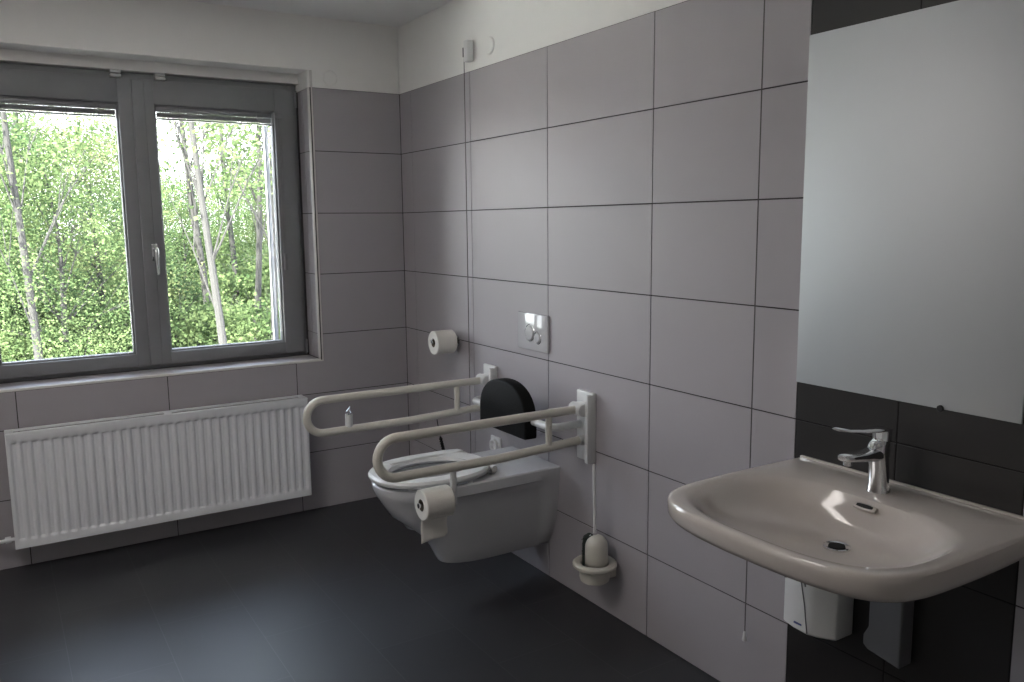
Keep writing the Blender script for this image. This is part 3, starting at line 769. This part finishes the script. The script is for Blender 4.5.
for (x, z, h, w) in ((fx + 0.026, 0.946, 0.003, 0.014), (fx + 0.005, 0.950, 0.006, 0.021), (fx - 0.03, 0.952, 0.006, 0.020), (fx - 0.08, 0.957, 0.0045, 0.016), (fx - 0.13, 0.965, 0.004, 0.0145), (fx - 0.166, 0.973, 0.004, 0.013), (fx - 0.172, 0.974, 0.002, 0.009)):
    rings.append([(x, fy + w * math.cos(a), z + h * math.sin(a)) for a in [2 * math.pi * k / 20 for k in range(20)]])
loft(b, rings); obj('lever', b, M['chrome'], tp)

# ------------------------------------------------------------------ under-basin boxes
wb = tag(empty('wall_box', (0, -2.69, 0.34)), 'small white plastic box on the wall under the washbasin, with a curved recess', 'box')
b = NB()
ya, yb_ = -2.578, -2.738
fr = [(-0.001, ya), (-0.075, ya), (-0.092, ya - 0.010), (-0.104, ya - 0.05), (-0.107, ya - 0.095), (-0.100, ya - 0.115), (-0.070, yb_), (-0.001, yb_)]
def bsec(z, s, fx_=1.0): return [(x * fx_, (y + 2.658) * s - 2.658, z) for x, y in fr]
loft(b, [bsec(0.358, 0.94, 0.9), bsec(0.364, 1.0), bsec(0.50, 1.0), bsec(0.53, 0.98, 0.97), bsec(0.545, 0.90, 0.8)])
obj('casing', b, M['plastic'], wb, bevel=0.004)
b = NB()
pts = [(-0.119, -2.626 - 0.035 * math.cos(a) * 1.0 - 0.005, 0.492 + 0.022 * math.sin(a)) for a in [math.pi * k / 12 for k in range(13)]]
pts2 = [(-0.099 - (0.006 if p[1] < -2.626 else 0.001), p[1], p[2]) for p in pts]
tube(b, pts2, 0.0035, 8); obj('grip_recess', b, M['greybox'], wb)
b = NB(); tube(b, [(-0.1065, -2.676, 0.366), (-0.1068, -2.666, 0.44), (-0.1060, -2.650, 0.51)], 0.0018, 6); obj('seam', b, M['greybox'], wb)
b = NB(); box(b, -0.1078, -0.103, -2.658, -2.634, 0.380, 0.384); obj('mark', b, M['bluemark'], wb, smooth=False)['label'] = 'small blue mark low on the casing'
gb = tag(empty('pipe_cover', (0, -2.885, 0.39)), 'narrow grey panel box hanging under the washbasin right of the white box', 'pipe cover')
b = NB()
sec = lambda x: [(x, -2.815, 0.600), (x, -2.815, 0.43), (x, -2.802, 0.405), (x, -2.802, 0.380), (x, -2.815, 0.370), (x, -2.903, 0.356), (x, -2.903, 0.600)]
loft(b, [sec(-0.001), sec(-0.052)]); obj('cover_shell', b, M['greybox'], gb, bevel=0.004)

# ------------------------------------------------------------------ outside: added pale slab bouncing sunlight up to the ceiling, woods
b = NB(); box(b, -30, 30, 0.46, 12.5, -3.4, -3.12)
tag(obj('added_bounce_yard', b, M['bounce'], smooth=False), kind='structure')
GZ = -3.2
b = NB()
ng = 24; g = [[b.verts.new((-45 + 90 * i / ng, 0.6 + 75 * j / ng, GZ + 0.05 * max(0, 75 * j / ng - 14) + 0.2 * math.sin(i * 1.3 + j))) for j in range(ng + 1)] for i in range(ng + 1)]
for i in range(ng):
    for j in range(ng): b.faces.new([g[i][j], g[i + 1][j], g[i + 1][j + 1], g[i][j + 1]])
tag(obj('ground', b, M['ground']), kind='structure')
def gz(y): return GZ + 0.05 * max(0, y - 0.6 - 14)

def leaf(bm, p, s, rnd):
    d = Vector((rnd.gauss(0, 1), rnd.gauss(0, 1), rnd.gauss(0, 0.6))).normalized()
    e = d.cross(Vector((rnd.gauss(0, 1), rnd.gauss(0, 1), rnd.gauss(0, 1)))).normalized()
    w = s * 0.36
    vs = [bm.verts.new(p - d * s * 0.5), bm.verts.new(p + e * w - d * s * 0.05), bm.verts.new(p + d * s * 0.5), bm.verts.new(p - e * w - d * s * 0.05)]
    bm.faces.new(vs)
def foliage_mesh(seed, h, cr, z0, n, ls, clumps):
    rnd = random.Random(seed); bm = NB()
    cs = []
    for i in range(clumps):
        u = rnd.random(); z = z0 + (h - z0) * u
        rad = cr * (math.sin(math.pi * (0.12 + 0.80 * u)) ** 0.7) * rnd.uniform(0.25, 1.0); a = rnd.uniform(0, 6.283)
        cs.append(Vector((rad * math.cos(a), rad * math.sin(a), z)))
    for i in range(n):
        c = rnd.choice(cs); q = Vector((rnd.gauss(0, 1), rnd.gauss(0, 1), rnd.gauss(0, 0.6)))
        leaf(bm, c + q * cr * 0.17, ls * rnd.uniform(0.6, 1.3), rnd)
    return bm, cs
def trunk_mesh(seed, h, r, cs, lean=0.0, bare=False):
    rnd = random.Random(seed + 99); bm = NB(); n = 12
    ph = rnd.uniform(0, 6)
    path = [Vector((lean * (i / n) ** 1.5 * h * 0.1 + 0.10 * math.sin(ph + i * 0.8) * i / n, 0.08 * math.cos(ph + i * 0.6) * i / n, h * 0.92 * i / n)) for i in range(n + 1)]
    tube(bm, path, [r * (1.25 - 1.1 * (i / n) ** 0.9) if i else r * 1.5 for i in range(n + 1)], 9)
    for c in (cs[:26] if not bare else cs[:14]):
        k = min(n - 1, max(2, int((c.z - 0.12 * h) / (h * 0.92) * n))); p0 = path[k]
        mid = (p0 + c) / 2 + Vector((0, 0, 0.15 + rnd.uniform(-.1, .2)))
        rb = max(0.012, r * (0.2 if bare else 0.3) * (1 - k / n) + 0.01)
        tube(bm, [p0, mid, c], [rb, rb * 0.6, rb * 0.2], 5)
        for q in range(2):
            e = c + Vector((rnd.uniform(-.6, .6), rnd.uniform(-.6, .6), rnd.uniform(0, .7)))
            tube(bm, [mid, (mid + e) / 2 + Vector((0, 0, 0.08)), e], [rb * 0.5, rb * 0.3, rb * 0.12], 4)
    return bm
protos = {}
def tree(kind, x, y, rz, sc, label, group=None, cat='tree', name='tree'):
    t = tag(empty(name, (x, y, gz(y))), label, cat, group)
    if kind not in protos:
        sd, h, cr, z0, n, ls, cl, r, lm, bm_, lean, bare = KINDS[kind]
        fb, cs = foliage_mesh(sd, h, cr, z0, n, ls, cl)
        tmb = trunk_mesh(sd, h, r, cs, lean, bare)
        f = obj('foliage', fb, M[lm], None, smooth=False); tk = obj('trunk' if name == 'tree' else 'stems', tmb, M[bm_], None)
        protos[kind] = (f, tk)
    else:
        f, tk = [o.copy() for o in protos[kind]]
        for o in (f, tk): COL.objects.link(o)
    for o in (f, tk):
        o.parent = t; o.matrix_parent_inverse = Matrix.Identity(4); o.location = (0, 0, 0)
    t.rotation_euler = (0, 0, rz); t.scale = (sc, sc, sc)
    return t
#        seed  h    cr   z0  n     leaf clumps r    leaf mat  bark      lean bare
KINDS = {
 'slim':  (1, 13.0, 1.7, 5.0, 3600, 0.09, 60, 0.075, 'leaf_a', 'palebark', -0.8, True),
 'full':  (2, 11.0, 3.4, 1.2, 30000, 0.085, 120, 0.16, 'leaf_b', 'bark', 0.1, False),
 'light': (3, 9.5, 2.9, 1.2, 26000, 0.08, 110, 0.12, 'leaf_a', 'palebark', -0.2, False),
 'pale':  (4, 10.5, 3.0, 2.0, 15000, 0.085, 90, 0.13, 'leaf_c', 'bark', 0.2, False),
 'shrub': (5, 2.6, 1.5, 0.2, 6000, 0.09, 60, 0.04, 'leaf_a', 'bark', 0.0, False),
}
CXm, CYm = -1.8398, -4.0033
def at(px, D):      # ground point seen in that direction at distance D
    d = F_ + R_ * ((px - 512) / 828.18); k = D / math.hypot(d.x, d.y)
    return CXm + d.x * k, CYm + d.y * k
slim = [(228, 15.5, 0.2, 1.0, 'tall thin pale trunk standing nearest the middle of the right pane'),
        (255, 19, 2.1, 1.0, 'slender tree just right of the pale trunk in the right pane'),
        (274, 17, 4.0, 1.05, 'slender tree at the right edge of the right pane'),
        (214, 21, 5.6, 1.15, 'thin distant trunk left of the pale trunk in the right pane'),
        (243, 24, 5.1, 1.1, 'thin distant trunk between two nearer slender trees')]
for px, D, rz, sc, lb in slim:
    x, y = at(px, D); tree('slim', x, y, rz, sc, lb, 'slender trunks seen through the right pane')
for px, D, rz, sc, lb in [(40, 16, 1.0, 0.95, 'pale-trunked tree seen low in the left pane'), (12, 21, 3.0, 1.1, 'dark slender trunk near the left edge of the left pane')]:
    x, y = at(px, D); tree('slim', x, y, rz, sc, lb, 'slender trunks seen through the left pane')
wood = [('light', 70, 17, 0.0, 0.95), ('full', 20, 19, 1.0, 1.0), ('pale', 105, 20, 2.0, 1.0), ('light', -60, 18, 3.0, 1.0), ('full', 140, 22, 4.0, 0.85), ('light', 190, 25, 5.0, 0.62),
        ('full', 225, 29, 0.7, 0.66), ('light', 262, 27, 1.9, 0.66), ('pale', 60, 28, 2.7, 1.1), ('full', -20, 28, 3.3, 1.15), ('light', 130, 31, 4.4, 0.95), ('full', 175, 35, 5.6, 0.75), ('pale', 300, 26, 0.3, 0.8),
        ('light', 340, 24, 1.3, 0.8), ('full', 290, 36, 2.3, 0.85), ('full', -140, 22, 3.9, 1.0), ('full', 245, 40, 2.3, 0.8), ('light', 95, 40, 0.9, 1.2), ('full', 30, 42, 1.7, 1.3), ('full', 205, 44, 5.2, 0.9), ('light', 160, 28, 3.6, 0.72), ('light', 275, 33, 3.6, 0.72)]
for k, px, D, rz, sc in wood:
    x, y = at(px, D)
    el = 6.5 if px < 135 else (1.6 if px < 225 else 4.0)
    sc = (1.44 + D * math.tan(math.radians(el + rz * 0.4 - 1)) - gz(y)) / KINDS[k][1]
    tree(k, x, y, rz, sc, {'light': 'bright green leafy tree in the woods outside the window', 'full': 'deep green dense tree in the woods outside the window', 'pale': 'yellowish green tree in the woods outside the window'}[k], {'light': 'bright green trees in the woods', 'full': 'deep green trees in the woods', 'pale': 'yellowish trees in the woods'}[k])
for i, (px, D, rz, sc) in enumerate([(20, 17, 0, 1.0), (75, 19, 1, 1.1), (120, 18, 2, 1.0), (180, 18.5, 3, 1.1), (215, 20, 4, 1.0), (265, 18, 5, 1.1), (240, 23, 0.5, 1.2), (150, 23, 1.5, 1.3), (50, 24, 2.5, 1.3), (100, 26, 3.5, 1.5), (200, 27, 4.5, 1.5), (290, 24, 5.5, 1.3), (-20, 20, 0.8, 1.2), (0, 27, 1.8, 1.5)]):
    x, y = at(px, D); tree('shrub', x, y, rz, sc, 'leafy shrub in the undergrowth beneath the trees outside', 'shrubs beneath the trees', 'shrub', 'shrub')
